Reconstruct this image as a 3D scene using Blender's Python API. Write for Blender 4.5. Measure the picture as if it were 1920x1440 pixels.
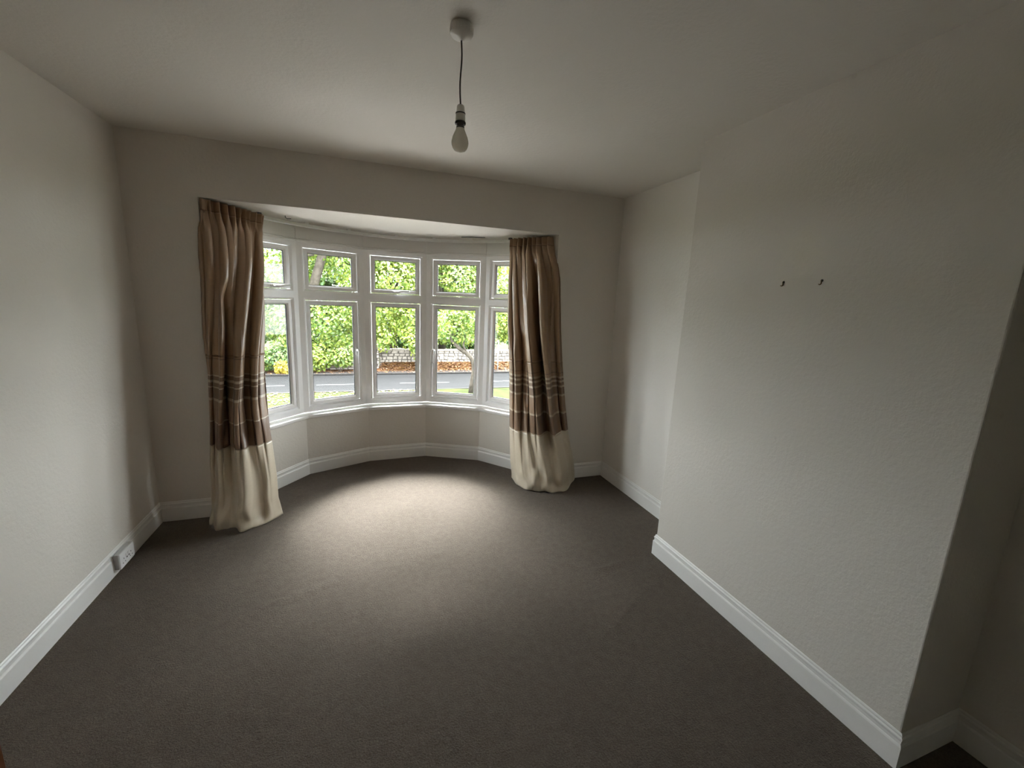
import bpy, bmesh, math, random
import numpy as np
from mathutils import Vector, Matrix

random.seed(7)
rng = np.random.default_rng(11)
scene = bpy.context.scene
COL = scene.collection
for o in list(bpy.data.objects):
    bpy.data.objects.remove(o)

# ------------------------------------------------------------------ camera
cam_data = bpy.data.cameras.new('camera')
cam = bpy.data.objects.new('camera', cam_data)
COL.objects.link(cam)
YAW, PITCH, ROLL = 0.3422, -0.1911, 0.0438
fw = Vector((math.sin(YAW) * math.cos(PITCH), math.cos(YAW) * math.cos(PITCH), math.sin(PITCH)))
rt = Vector((math.cos(YAW), -math.sin(YAW), 0))
up = rt.cross(fw)
r2 = rt * math.cos(ROLL) + up * math.sin(ROLL)
u2 = -rt * math.sin(ROLL) + up * math.cos(ROLL)
cam.matrix_world = Matrix(((r2.x, u2.x, -fw.x, 1.3247), (r2.y, u2.y, -fw.y, -3.243),
                           (r2.z, u2.z, -fw.z, 1.559), (0, 0, 0, 1)))
cam_data.sensor_width = 36
cam_data.lens = 789.775 / 1920 * 36
cam_data.clip_start = 0.02
cam_data.clip_end = 400
scene.camera = cam

# ------------------------------------------------------------------ sky, exposure
SKY_STRENGTH = 6.5
world = bpy.data.worlds.new('overcast_sky')
scene.world = world
world.use_nodes = True
wn = world.node_tree
bg = wn.nodes['Background']
# even bright cloud cover, a little brighter overhead
w_tc = wn.nodes.new('ShaderNodeTexCoord')
w_sep = wn.nodes.new('ShaderNodeSeparateXYZ')
wn.links.new(w_tc.outputs['Generated'], w_sep.inputs[0])
w_rmp = wn.nodes.new('ShaderNodeValToRGB')
w_rmp.color_ramp.elements[0].position, w_rmp.color_ramp.elements[0].color = 0.0, (0.70, 0.74, 0.77, 1)
w_rmp.color_ramp.elements[1].position, w_rmp.color_ramp.elements[1].color = 1.0, (0.90, 0.96, 1.0, 1)
wn.links.new(w_sep.outputs['Z'], w_rmp.inputs['Fac'])
wn.links.new(w_rmp.outputs['Color'], bg.inputs['Color'])
bg.inputs['Strength'].default_value = SKY_STRENGTH
sun_data = bpy.data.lights.new('hazy_sun', 'SUN')            # sun veiled by bright cloud on the street side
sun_data.energy = 54.0
sun_data.angle = math.radians(74)
sun_data.color = (0.94, 0.97, 1.0)
sun = bpy.data.objects.new('hazy_sun', sun_data)
COL.objects.link(sun)
sun.rotation_euler = Vector((0.0, -math.cos(math.radians(73.5)), -math.sin(math.radians(73.5)))).to_track_quat('-Z', 'Y').to_euler()
vs = scene.view_settings
vs.view_transform = 'Standard'
vs.look = 'None'
vs.gamma = 1
vs.use_curve_mapping = False
vs.exposure = 1.92
scene.cycles.max_bounces = 10
scene.cycles.diffuse_bounces = 6
scene.cycles.transparent_max_bounces = 16
scene.cycles.caustics_reflective = False
scene.cycles.caustics_refractive = False

# ------------------------------------------------------------------ materials
def new_mat(name):
    m = bpy.data.materials.new(name)
    m.use_nodes = True
    return m, m.node_tree.nodes, m.node_tree.links, m.node_tree.nodes['Principled BSDF']

def coords(n, l, kind='Object', scale=(1, 1, 1)):
    tc = n.new('ShaderNodeTexCoord')
    mp = n.new('ShaderNodeMapping')
    mp.inputs['Scale'].default_value = scale
    l.new(tc.outputs[kind], mp.inputs['Vector'])
    return mp.outputs['Vector']

def noise(n, l, vec, scale, detail=3, rough=0.5):
    t = n.new('ShaderNodeTexNoise')
    t.inputs['Scale'].default_value = scale
    t.inputs['Detail'].default_value = detail
    t.inputs['Roughness'].default_value = rough
    l.new(vec, t.inputs['Vector'])
    return t.outputs['Fac']

def ramp(n, l, fac, stops, interp='LINEAR'):
    r = n.new('ShaderNodeValToRGB')
    r.color_ramp.interpolation = interp
    e = r.color_ramp.elements
    e[0].position, e[0].color = stops[0][0], (*stops[0][1], 1)
    e[1].position, e[1].color = stops[-1][0], (*stops[-1][1], 1)
    for p, c in stops[1:-1]:
        k = e.new(p)
        k.color = (*c, 1)
    l.new(fac, r.inputs['Fac'])
    return r.outputs['Color']

def bump(n, l, height, strength, dist, normal=None):
    b = n.new('ShaderNodeBump')
    b.inputs['Strength'].default_value = strength
    b.inputs['Distance'].default_value = dist
    l.new(height, b.inputs['Height'])
    if normal is not None:
        l.new(normal, b.inputs['Normal'])
    return b.outputs['Normal']

def mix(n, l, fac, a, b, mode='MIX'):
    m = n.new('ShaderNodeMix')
    m.data_type = 'RGBA'
    m.blend_type = mode
    for sock, v in ((m.inputs['Factor'], fac), (m.inputs['A'], a), (m.inputs['B'], b)):
        if hasattr(v, 'links'):
            l.new(v, sock)
        elif isinstance(v, (int, float)):
            sock.default_value = v
        else:
            sock.default_value = (*v, 1)
    return m.outputs['Result']

def simple(name, color, rough=0.5, var=0.0, scale=8, bump_s=0.0, bump_scale=80, bump_d=0.002, metallic=0.0, spec=None):
    m, n, l, p = new_mat(name)
    vec = coords(n, l)
    lo = tuple(max(0, c * (1 - var)) for c in color)
    hi = tuple(min(1, c * (1 + var)) for c in color)
    l.new(ramp(n, l, noise(n, l, vec, scale), [(0.3, lo), (0.7, hi)]), p.inputs['Base Color'])
    p.inputs['Roughness'].default_value = rough
    p.inputs['Metallic'].default_value = metallic
    if spec is not None:
        p.inputs['Specular IOR Level'].default_value = spec
    if bump_s:
        l.new(bump(n, l, noise(n, l, vec, bump_scale, 4), bump_s, bump_d), p.inputs['Normal'])
    return m

def wall_paint(name, color, stains=False):
    m, n, l, p = new_mat(name)
    vec = coords(n, l)
    col = ramp(n, l, noise(n, l, vec, 1.3, 2), [(0.3, tuple(c * 0.965 for c in color)), (0.7, color)])
    if stains:
        # old yellowish stain and a few scuffs around the picture hooks
        g = n.new('ShaderNodeNewGeometry')
        sub = n.new('ShaderNodeVectorMath'); sub.operation = 'SUBTRACT'
        l.new(g.outputs['Position'], sub.inputs[0])
        sub.inputs[1].default_value = (3.072, -1.91, 1.80)
        ln = n.new('ShaderNodeVectorMath'); ln.operation = 'LENGTH'
        l.new(sub.outputs[0], ln.inputs[0])
        nz = noise(n, l, vec, 9, 3)
        add = n.new('ShaderNodeMath'); add.operation = 'MULTIPLY_ADD'
        l.new(nz, add.inputs[0]); add.inputs[1].default_value = 0.22
        l.new(ln.outputs['Value'], add.inputs[2])
        f = ramp(n, l, add.outputs[0], [(0.13, (0.28, 0.28, 0.28)), (0.24, (0, 0, 0))])
        col = mix(n, l, f, col, (0.70, 0.64, 0.48))
        nz2 = noise(n, l, vec, 17, 1)
        f2 = ramp(n, l, nz2, [(0.765, (0, 0, 0)), (0.80, (0.2, 0.2, 0.2))])
        col = mix(n, l, f2, col, (0.45, 0.42, 0.38))
    l.new(col, p.inputs['Base Color'])
    p.inputs['Roughness'].default_value = 0.75
    p.inputs['Specular IOR Level'].default_value = 0.25
    n1 = noise(n, l, vec, 55, 3, 0.55)
    n2 = noise(n, l, vec, 170, 2, 0.5)
    nb = bump(n, l, n1, 0.36, 0.004)
    l.new(bump(n, l, n2, 0.3, 0.0015, nb), p.inputs['Normal'])
    return m

M = {}
M['wall'] = wall_paint('textured_white_wall_paint', (0.67, 0.632, 0.572))
M['wall_stained'] = wall_paint('stained_shaded_white_wall_paint', (0.635, 0.60, 0.543), True)  # real stain; base also darkened as shade, so the breast edge reads
M['wall_alcove'] = wall_paint('light_lifted_white_wall_paint', (0.74, 0.71, 0.66))  # same white paint lightened to imitate stronger window light in the alcove
M['ceiling'] = wall_paint('white_ceiling_paint', (0.67, 0.642, 0.585))
M['trim'] = simple('white_gloss_paint', (0.78, 0.77, 0.74), 0.35, 0.015, 4, 0.05, 60, 0.001)
M['upvc'] = simple('white_window_plastic', (0.92, 0.92, 0.915), 0.28, 0.01, 5)
M['handle'] = simple('white_handle_plastic', (0.88, 0.88, 0.88), 0.25, 0.01)
M['gasket'] = simple('black_rubber_gasket', (0.02, 0.02, 0.022), 0.6, 0.2)
M['plastic'] = simple('white_socket_plastic', (0.85, 0.85, 0.84), 0.3, 0.01)
M['box_side'] = simple('grey_socket_back_box', (0.50, 0.50, 0.50), 0.45, 0.03)
M['hole'] = simple('dark_socket_hole', (0.015, 0.015, 0.015), 0.7, 0.1)
M['cord'] = simple('brown_twisted_flex', (0.10, 0.085, 0.07), 0.6, 0.2, 300)
M['rose'] = simple('aged_white_pendant_plastic', (0.72, 0.70, 0.65), 0.35, 0.03)
M['ring'] = simple('dark_lampholder_ring', (0.03, 0.027, 0.025), 0.5, 0.1)
M['brass'] = simple('old_brass_hook', (0.16, 0.11, 0.05), 0.4, 0.3, 200, 0, 80, 0.002, 0.9)
M['wood'] = simple('brown_varnished_wood', (0.24, 0.075, 0.022), 0.35, 0.3, 14, 0.1, 40)
M['track'] = simple('white_curtain_track_plastic', (0.83, 0.83, 0.81), 0.35, 0.02)
M['hook_metal'] = simple('dull_track_metal', (0.12, 0.12, 0.12), 0.45, 0.1, 50, 0, 80, 0.002, 0.6)

def bulb_mat():
    m, n, l, p = new_mat('pearl_bulb_glass')
    vec = coords(n, l)
    l.new(ramp(n, l, noise(n, l, vec, 20), [(0.3, (0.80, 0.78, 0.70)), (0.7, (0.84, 0.82, 0.75))]), p.inputs['Base Color'])
    p.inputs['Roughness'].default_value = 0.25
    p.inputs['Transmission Weight'].default_value = 0.0
    tr = n.new('ShaderNodeBsdfTranslucent')
    tr.inputs['Color'].default_value = (0.9, 0.88, 0.8, 1)
    mx = n.new('ShaderNodeMixShader')
    mx.inputs[0].default_value = 0.45
    l.new(p.outputs[0], mx.inputs[1]); l.new(tr.outputs[0], mx.inputs[2])
    l.new(mx.outputs[0], n['Material Output'].inputs['Surface'])
    return m
M['bulb'] = bulb_mat()

def pane_mat():
    m, n, l, p = new_mat('clear_window_glass')
    tr = n.new('ShaderNodeBsdfTransparent')
    vec = coords(n, l)
    l.new(ramp(n, l, noise(n, l, vec, 3), [(0.3, (0.955, 0.965, 0.96)), (0.7, (0.97, 0.975, 0.97))]), tr.inputs['Color'])
    gl = n.new('ShaderNodeBsdfGlossy')
    gl.inputs['Roughness'].default_value = 0.02
    fr = n.new('ShaderNodeFresnel')
    fr.inputs['IOR'].default_value = 1.25
    mx = n.new('ShaderNodeMixShader')
    l.new(fr.outputs[0], mx.inputs[0]); l.new(tr.outputs[0], mx.inputs[1]); l.new(gl.outputs[0], mx.inputs[2])
    l.new(mx.outputs[0], n['Material Output'].inputs['Surface'])
    return m
M['glass'] = pane_mat()

def carpet_mat():
    m, n, l, p = new_mat('taupe_carpet_pile')
    vec = coords(n, l)
    big = noise(n, l, vec, 2.2, 4, 0.6)
    mid = noise(n, l, vec, 26, 3, 0.6)
    fine = noise(n, l, vec, 150, 3, 0.75)
    base = ramp(n, l, fine, [(0.36, (0.063, 0.050, 0.036)), (0.5, (0.115, 0.089, 0.067)), (0.64, (0.176, 0.142, 0.111))])
    base = mix(n, l, 0.36, base, ramp(n, l, big, [(0.40, (0.104, 0.081, 0.060)), (0.65, (0.133, 0.106, 0.082))]))
    base = mix(n, l, 0.22, base, ramp(n, l, mid, [(0.35, (0.071, 0.055, 0.039)), (0.65, (0.164, 0.132, 0.102))]))
    l.new(base, p.inputs['Base Color'])
    p.inputs['Roughness'].default_value = 0.95
    p.inputs['Specular IOR Level'].default_value = 0.1
    p.inputs['Sheen Weight'].default_value = 0.10
    p.inputs['Sheen Roughness'].default_value = 0.6
    nb = bump(n, l, fine, 1.0, 0.010)
    l.new(bump(n, l, mid, 0.4, 0.006, nb), p.inputs['Normal'])
    return m
M['carpet'] = carpet_mat()

def curtain_mat(name, c):
    # c = height of the seam between the dark band and the cream hem
    m, n, l, p = new_mat(name)
    uv = n.new('ShaderNodeUVMap'); uv.uv_map = 'UVMap'
    sep = n.new('ShaderNodeSeparateXYZ')
    l.new(uv.outputs[0], sep.inputs[0])
    bronze, dark, light, cream = (0.37, 0.245, 0.148), (0.22, 0.138, 0.084), (0.58, 0.49, 0.37), (0.64, 0.56, 0.43)
    mid = (0.32, 0.21, 0.13)
    H0 = 2.2
    stops = [(0, cream), (c, dark), (c + .159, light), (c + .174, mid), (c + .311, light), (c + .326, dark), (c + .391, light),
             (c + .405, dark), (c + .432, light), (c + .446, dark), (c + .470, light), (c + .484, bronze),
             (c + .512, dark), (c + .517, bronze), (c + .588, dark), (c + .592, bronze), (H0, bronze)]
    col = ramp(n, l, sep.outputs['Y'], [(z / H0, k) for z, k in stops], 'CONSTANT')
    sc = n.new('ShaderNodeMath'); sc.operation = 'DIVIDE'
    l.new(sep.outputs['Y'], sc.inputs[0]); sc.inputs[1].default_value = H0
    l.new(sc.outputs[0], col.node.inputs['Fac'])
    mp = n.new('ShaderNodeMapping'); mp.inputs['Scale'].default_value = (14, 420, 1)
    l.new(uv.outputs[0], mp.inputs['Vector'])
    slub = noise(n, l, mp.outputs['Vector'], 1.0, 3, 0.6)
    col = mix(n, l, 0.35, col, ramp(n, l, slub, [(0.3, (0.62, 0.60, 0.57)), (0.7, (1, 1, 1))]), 'MULTIPLY')
    l.new(col, p.inputs['Base Color'])
    p.inputs['Roughness'].default_value = 0.33
    p.inputs['Specular IOR Level'].default_value = 0.8
    p.inputs['Sheen Weight'].default_value = 0.12
    p.inputs['Sheen Roughness'].default_value = 0.4
    l.new(bump(n, l, slub, 0.25, 0.001), p.inputs['Normal'])
    tr = n.new('ShaderNodeBsdfTranslucent')
    l.new(col, tr.inputs['Color'])
    mx = n.new('ShaderNodeMixShader'); mx.inputs[0].default_value = 0.07
    l.new(p.outputs[0], mx.inputs[1]); l.new(tr.outputs[0], mx.inputs[2])
    l.new(mx.outputs[0], n['Material Output'].inputs['Surface'])
    return m
M['curtain_a'] = curtain_mat('bronze_striped_silk', 0.520)
M['curtain_b'] = curtain_mat('bronze_striped_silk_long_drop', 0.465)

def leaf_mat(name, stops, transl=0.35):
    m, n, l, p = new_mat(name)
    g = n.new('ShaderNodeNewGeometry')
    vec = coords(n, l)
    nz = noise(n, l, vec, 0.9, 2)
    ad = n.new('ShaderNodeMath'); ad.operation = 'MULTIPLY_ADD'
    l.new(g.outputs['Random Per Island'], ad.inputs[0]); ad.inputs[1].default_value = 0.6
    sb = n.new('ShaderNodeMath'); sb.operation = 'MULTIPLY'
    l.new(nz, sb.inputs[0]); sb.inputs[1].default_value = 0.4
    l.new(sb.outputs[0], ad.inputs[2])
    col = ramp(n, l, ad.outputs[0], stops)
    l.new(col, p.inputs['Base Color'])
    p.inputs['Roughness'].default_value = 0.5
    tr = n.new('ShaderNodeBsdfTranslucent')
    l.new(col, tr.inputs['Color'])
    mx = n.new('ShaderNodeMixShader'); mx.inputs[0].default_value = transl
    l.new(p.outputs[0], mx.inputs[1]); l.new(tr.outputs[0], mx.inputs[2])
    l.new(mx.outputs[0], n['Material Output'].inputs['Surface'])
    return m
M['leaf_a'] = leaf_mat('fresh_green_leaves', [(0.1, (0.037, 0.079, 0.013)), (0.45, (0.083, 0.136, 0.019)), (0.75, (0.144, 0.177, 0.023)), (0.95, (0.196, 0.173, 0.023))])
M['leaf_b'] = leaf_mat('yellow_green_leaves', [(0.1, (0.049, 0.094, 0.013)), (0.4, (0.106, 0.158, 0.019)), (0.75, (0.173, 0.204, 0.026)), (0.95, (0.219, 0.188, 0.026))])
M['leaf_c'] = leaf_mat('deep_green_leaves', [(0.1, (0.023, 0.056, 0.016)), (0.5, (0.056, 0.106, 0.023)), (0.9, (0.120, 0.158, 0.030))])
M['leaf_y'] = leaf_mat('yellow_autumn_leaves', [(0.1, (0.207, 0.151, 0.012)), (0.9, (0.282, 0.233, 0.023))])
M['litter'] = leaf_mat('fallen_orange_leaves', [(0.1, (0.047, 0.016, 0.005)), (0.5, (0.077, 0.031, 0.008)), (0.9, (0.100, 0.059, 0.013))], 0.1)
M['bark'] = simple('grey_brown_bark', (0.048, 0.041, 0.033), 0.9, 0.35, 6, 0.6, 18, 0.03, spec=0.04)
M['grass'] = simple('verge_grass', (0.012, 0.015, 0.004), 0.95, 0.4, 1.2, 0.6, 30, 0.03, spec=0.04)
M['road'] = simple('grey_asphalt', (0.007, 0.007, 0.007), 0.9, 0.08, 1.5, 0.3, 60, 0.01, spec=0.04)
M['paint'] = simple('white_road_paint', (0.053, 0.053, 0.053), 0.7, 0.06, 3, spec=0.04)
M['pave'] = simple('pale_pavement', (0.014, 0.012, 0.011), 0.9, 0.12, 2, 0.3, 40, 0.01, spec=0.04)
M['bounce_mat'] = simple('pale_grey_bounce', (0.090, 0.085, 0.081), 0.9, 0.08, 2, spec=0.04)
M['kerb'] = simple('concrete_kerb', (0.016, 0.015, 0.014), 0.9, 0.1, 3, spec=0.04)
M['stone'] = simple('pale_rubble_stone', (0.181, 0.162, 0.140), 0.9, 0.25, 3.5, 0.4, 20, 0.03, spec=0.04)
M['mortar'] = simple('wall_mortar', (0.071, 0.063, 0.055), 0.95, 0.15, 5, spec=0.04)
M['soil'] = simple('brown_leafy_soil', (0.049, 0.024, 0.011), 0.95, 0.35, 4, 0.5, 20, 0.03, spec=0.04)
M['post'] = simple('grey_steel_post', (0.176, 0.181, 0.185), 0.5, 0.05, 5)

# ------------------------------------------------------------------ mesh helpers
def link(name, verts, faces, mat, parent=None, smooth=False, bevel=0.0, seg=2):
    me = bpy.data.meshes.new(name)
    me.from_pydata([tuple(v) for v in verts], [], [tuple(f) for f in faces])
    me.validate()
    bm = bmesh.new(); bm.from_mesh(me)
    bmesh.ops.recalc_face_normals(bm, faces=bm.faces)
    if bevel:
        es = [e for e in bm.edges if e.is_manifold and e.calc_face_angle(0) > 0.6]
        bmesh.ops.bevel(bm, geom=es, offset=bevel, segments=seg, affect='EDGES', profile=0.5)
    bm.to_mesh(me); bm.free()
    if smooth:
        for p in me.polygons:
            p.use_smooth = True
    me.materials.append(mat)
    o = bpy.data.objects.new(name, me)
    COL.objects.link(o)
    if parent:
        o.parent = parent
    return o

class MB:
    def __init__(self):
        self.v, self.f = [], []
    def add(self, verts, faces):
        b = len(self.v)
        self.v += [tuple(p) for p in verts]
        self.f += [tuple(b + i for i in f) for f in faces]
        return self
    def box(self, a, b):
        (x0, y0, z0), (x1, y1, z1) = a, b
        return self.add([(x0, y0, z0), (x1, y0, z0), (x1, y1, z0), (x0, y1, z0), (x0, y0, z1), (x1, y0, z1), (x1, y1, z1), (x0, y1, z1)],
                        [(0, 3, 2, 1), (4, 5, 6, 7), (0, 1, 5, 4), (1, 2, 6, 5), (2, 3, 7, 6), (3, 0, 4, 7)])
    def prism(self, poly, z0, z1):
        n = len(poly)
        return self.add([(x, y, z0) for x, y in poly] + [(x, y, z1) for x, y in poly],
                        [tuple(range(n - 1, -1, -1)), tuple(range(n, 2 * n))] + [(i, (i + 1) % n, n + (i + 1) % n, n + i) for i in range(n)])
    def build(self, name, mat, parent=None, **k):
        return link(name, self.v, self.f, mat, parent, **k)

def empty(name, loc=(0, 0, 0), parent=None):
    o = bpy.data.objects.new(name, None)
    o.empty_display_size = 0.1
    o.location = loc
    COL.objects.link(o)
    if parent:
        o.parent = parent
    return o

def tag(o, label, cat, group=None, kind=None):
    o['label'] = label
    o['category'] = cat
    if group:
        o['group'] = group
    if kind:
        o['kind'] = kind
    return o

def struct(o, label=None):
    o['kind'] = 'structure'
    if label:
        o['label'] = label
    return o

def at_world(o, parent):
    """part built in world coordinates under a thing whose Empty stands elsewhere"""
    o.parent = parent
    o.matrix_parent_inverse = Matrix.Translation(-Vector(parent.location))
    return o

def mitres(pts, closed=False):
    P = [Vector((p[0], p[1])) for p in pts]
    out = []
    for i in range(len(P)):
        d1 = (P[i] - P[i - 1]).normalized() if i > 0 else None
        d2 = (P[i + 1] - P[i]).normalized() if i < len(P) - 1 else None
        n1 = Vector((d1.y, -d1.x)) if d1 else None
        n2 = Vector((d2.y, -d2.x)) if d2 else None
        if n1 is None: out.append(n2)
        elif n2 is None: out.append(n1)
        else: out.append((n1 + n2) / (1 + n1.dot(n2)))
    return P, out

def sweep(pts, prof, mb=None):
    """sweep a closed (offset to the right of the path, z) profile along a 2D path with mitred corners"""
    mb = mb or MB()
    P, m = mitres(pts)
    k = len(prof)
    v = [(p.x + mm.x * a, p.y + mm.y * a, z) for p, mm in zip(P, m) for a, z in prof]
    f = [(i * k + j, i * k + (j + 1) % k, (i + 1) * k + (j + 1) % k, (i + 1) * k + j) for i in range(len(P) - 1) for j in range(k)]
    f += [tuple(range(k)), tuple((len(P) - 1) * k + j for j in range(k - 1, -1, -1))]
    return mb.add(v, f)

def tube(path, radii, seg=8, mb=None, cap=True):
    mb = mb or MB()
    P = [Vector(p) for p in path]
    if not hasattr(radii, '__len__'):
        radii = [radii] * len(P)
    v, prev = [], None
    for i, p in enumerate(P):
        t = (P[min(i + 1, len(P) - 1)] - P[max(i - 1, 0)]).normalized()
        a = prev if prev is not None else (Vector((1, 0, 0)) if abs(t.x) < 0.8 else Vector((0, 1, 0)))
        a = (a - t * a.dot(t)).normalized()
        prev = a
        b = t.cross(a)
        for j in range(seg):
            w = 2 * math.pi * j / seg
            v.append(p + (a * math.cos(w) + b * math.sin(w)) * radii[i])
    f = [(i * seg + j, i * seg + (j + 1) % seg, (i + 1) * seg + (j + 1) % seg, (i + 1) * seg + j) for i in range(len(P) - 1) for j in range(seg)]
    if cap:
        f += [tuple(range(seg - 1, -1, -1)), tuple((len(P) - 1) * seg + j for j in range(seg))]
    return mb.add(v, f)

def lathe(prof, centre, seg=32, mb=None):
    mb = mb or MB()
    cx, cy = centre
    v = [(cx + r * math.cos(2 * math.pi * j / seg), cy + r * math.sin(2 * math.pi * j / seg), z) for r, z in prof for j in range(seg)]
    f = [(i * seg + j, i * seg + (j + 1) % seg, (i + 1) * seg + (j + 1) % seg, (i + 1) * seg + j) for i in range(len(prof) - 1) for j in range(seg)]
    f += [tuple(range(seg - 1, -1, -1)), tuple((len(prof) - 1) * seg + j for j in range(seg))]
    return mb.add(v, f)

# ------------------------------------------------------------------ room dimensions (metres)
H, W = 2.45, 3.408
CB, YC, YN = 3.072, -1.231, -2.562           # chimney breast face, far edge, near edge
YR = -4.35                                   # rear wall
BL, BR, ZO = 0.380, 2.825, 2.111             # bay opening and its soffit
ZF, ZH = 0.544, 1.972                        # window frame bottom and head
BAY = [(BL, 0.0), (0.505, 0.199), (0.842, 0.627), (1.348, 0.834), (1.888, 0.856), (2.378, 0.622), (2.728, 0.199), (BR, 0.0)]
JO = [(0.448, 0.248), (0.822, 0.678), (1.336, 0.919), (1.902, 0.937), (2.418, 0.685), (2.784, 0.248)]

# floor: carpet grid with a few real ripples
def floor_mesh():
    xs = np.linspace(-0.1, W + 0.1, 170)
    ys = np.linspace(YR - 0.1, 1.05, 270)
    X, Y = np.meshgrid(xs, ys)
    Z = 0.0012 * np.sin(X * 7.3 + 1.7 * np.sin(Y * 3.1)) * np.sin(Y * 5.9 + X * 2.3)
    for (x, y, a, ln, wd, h) in [(2.72, -1.27, 0.15, 0.13, 0.016, 0.011), (2.60, -1.62, 0.55, 0.28, 0.013, 0.007),
                                 (2.50, -1.20, -0.7, 0.05, 0.014, 0.005), (1.72, -0.87, 0.2, 0.05, 0.014, 0.006),
                                 (0.95, -1.05, 0.35, 0.30, 0.03, 0.004)]:
        dx, dy = X - x, Y - y
        s = dx * math.cos(a) + dy * math.sin(a)
        t = -dx * math.sin(a) + dy * math.cos(a)
        Z = Z + h * np.exp(-(s / ln) ** 2 - (t / wd) ** 2)
    ny, nx = X.shape
    v = np.stack([X, Y, Z], -1).reshape(-1, 3)
    i = np.arange((ny - 1) * (nx - 1)); r, c = i // (nx - 1), i % (nx - 1)
    q = r * nx + c
    return v.tolist(), np.stack([q, q + 1, q + nx + 1, q + nx], -1).tolist()
fv, ff = floor_mesh()
struct(link('floor', fv, ff, M['carpet'], smooth=True), 'worn taupe pile carpet across the whole room')

struct(MB().box((-0.12, YR - 0.1, H), (W + 0.12, 0.1, H + 0.1)).build('ceiling', M['ceiling']), 'plain white painted ceiling')
bay_out = [(BL, 0.0015)] + [(0.36, 0.29), (0.765, 0.735), (1.315, 0.990), (1.922, 1.008), (2.475, 0.740), (2.86, 0.29)] + [(BR, 0.0015)]
struct(MB().prism(list(reversed(bay_out)), ZO, ZO + 0.12).build('ceiling_bay', M['ceiling']), 'white lowered ceiling over the bay window')
# walls
struct(MB().box((-0.12, -2.62, 0), (0, 0.1, H)).box((-0.12, YR, 0), (0, -3.42, H)).box((-0.12, -3.42, 2.0), (0, -2.62, H)).build('wall_left', M['wall']), 'plain white textured wall with low skirting socket')
struct(MB().box((-0.12, 0, 0), (BL, 0.2, H)).box((BR, 0, 0), (W + 0.12, 0.2, H)).box((BL, 0, ZO + 0.02), (BR, 0.2, H)).build('wall_back', M['wall']), 'white wall around the bay window opening')
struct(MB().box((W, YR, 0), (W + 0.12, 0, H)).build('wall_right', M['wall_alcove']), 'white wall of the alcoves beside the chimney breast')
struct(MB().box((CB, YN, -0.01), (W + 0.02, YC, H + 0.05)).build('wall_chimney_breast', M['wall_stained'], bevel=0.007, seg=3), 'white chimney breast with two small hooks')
struct(MB().box((-1.3, YR - 0.1, 0), (W + 0.12, YR, H)).build('wall_rear', M['wall']))
# hall behind the open door
hall = MB().box((-1.3, YR, -0.05), (-0.1, -1.8, 0)).box((-1.3, YR, H), (-0.12, -1.8, H + 0.1)).box((-1.4, YR, 0), (-1.3, -1.8, H)).box((-1.3, -1.9, 0), (-0.12, -1.8, H))
struct(hall.build('wall_hall', M['wall']))
# bay: low wall under the sill and the two solid side returns
struct(sweep(BAY, [(0, 0.508), (0, -0.03), (-0.18, -0.03), (-0.18, 0.508)]).build('wall_bay', M['wall']), 'white low wall under the bay sill')
for nm, poly in (('wall_bay_side_1', [BAY[0], BAY[1], (0.455, 0.262), (0.20, 0.30), (0.20, 0.05)]),
                 ('wall_bay_side_2', [BAY[7], (3.0, 0.05), (3.0, 0.30), (2.778, 0.262), BAY[6]])):
    if nm.endswith('1'):
        poly = list(reversed(poly))
    struct(MB().prism(poly, 0.508, ZO + 0.05).build(nm, M['wall']))

# skirting boards
SK = [(0, 0), (0.013, 0), (0.013, 0.090), (0.0105, 0.0955), (0.0075, 0.098), (0.0075, 0.111), (0.0095, 0.115), (0.0095, 0.121), (0.005, 0.126), (0.005, 0.132), (0.002, 0.137), (0, 0.137)]
def skirting(name, pts, label=None):
    e = struct(empty(name, (0, 0, 0)), label)
    P, m = mitres(pts)
    k = len(SK)
    for i in range(len(P) - 1):
        v = [(P[j].x + m[j].x * a, P[j].y + m[j].y * a, z) for j in (i, i + 1) for a, z in SK]
        f = [(j, (j + 1) % k, k + (j + 1) % k, k + j) for j in range(k)] + [tuple(range(k)), tuple(range(2 * k - 1, k - 1, -1))]
        link('board', v, f, M['trim'], e)
    return e
skirting('baseboard_left', [(0, -2.55), (0, 0), (BL, 0)], 'moulded white skirting board of the socket wall')
skirting('baseboard_bay', BAY, 'moulded white skirting board around the bay')
skirting('baseboard_right', [(BR, 0), (W, 0), (W, YC), (CB, YC), (CB, YN), (W, YN), (W, YR)], 'moulded white skirting board along alcoves and chimney breast')

# window board
sill_prof = [(0.030, 0.512), (0.034, 0.518), (0.034, 0.530), (0.029, 0.536), (-0.16, 0.538), (-0.16, 0.508), (0.024, 0.508)]
struct(sweep(BAY[1:7], sill_prof).build('trim_1', M['trim']), 'white window board running round the bay')

# ------------------------------------------------------------------ bay windows
def ring(mb, rect, widths, prof, T):
    """mitred rectangular ring; prof points are (share of side width, extra inset, depth)"""
    s0, s1, z0, z1 = rect
    wl, wr, wb, wt = widths
    v = []
    for a, c, d in prof:
        for s, z in ((s0 + a * wl + c, z0 + a * wb + c), (s1 - a * wr - c, z0 + a * wb + c), (s1 - a * wr - c, z1 - a * wt - c), (s0 + a * wl + c, z1 - a * wt - c)):
            v.append(T(s, d, z))
    n = len(prof)
    f = [(i * 4 + j, i * 4 + (j + 1) % 4, ((i + 1) % n) * 4 + (j + 1) % 4, ((i + 1) % n) * 4 + j) for i in range(n) for j in range(4)]
    return mb.add(v, f)

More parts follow.
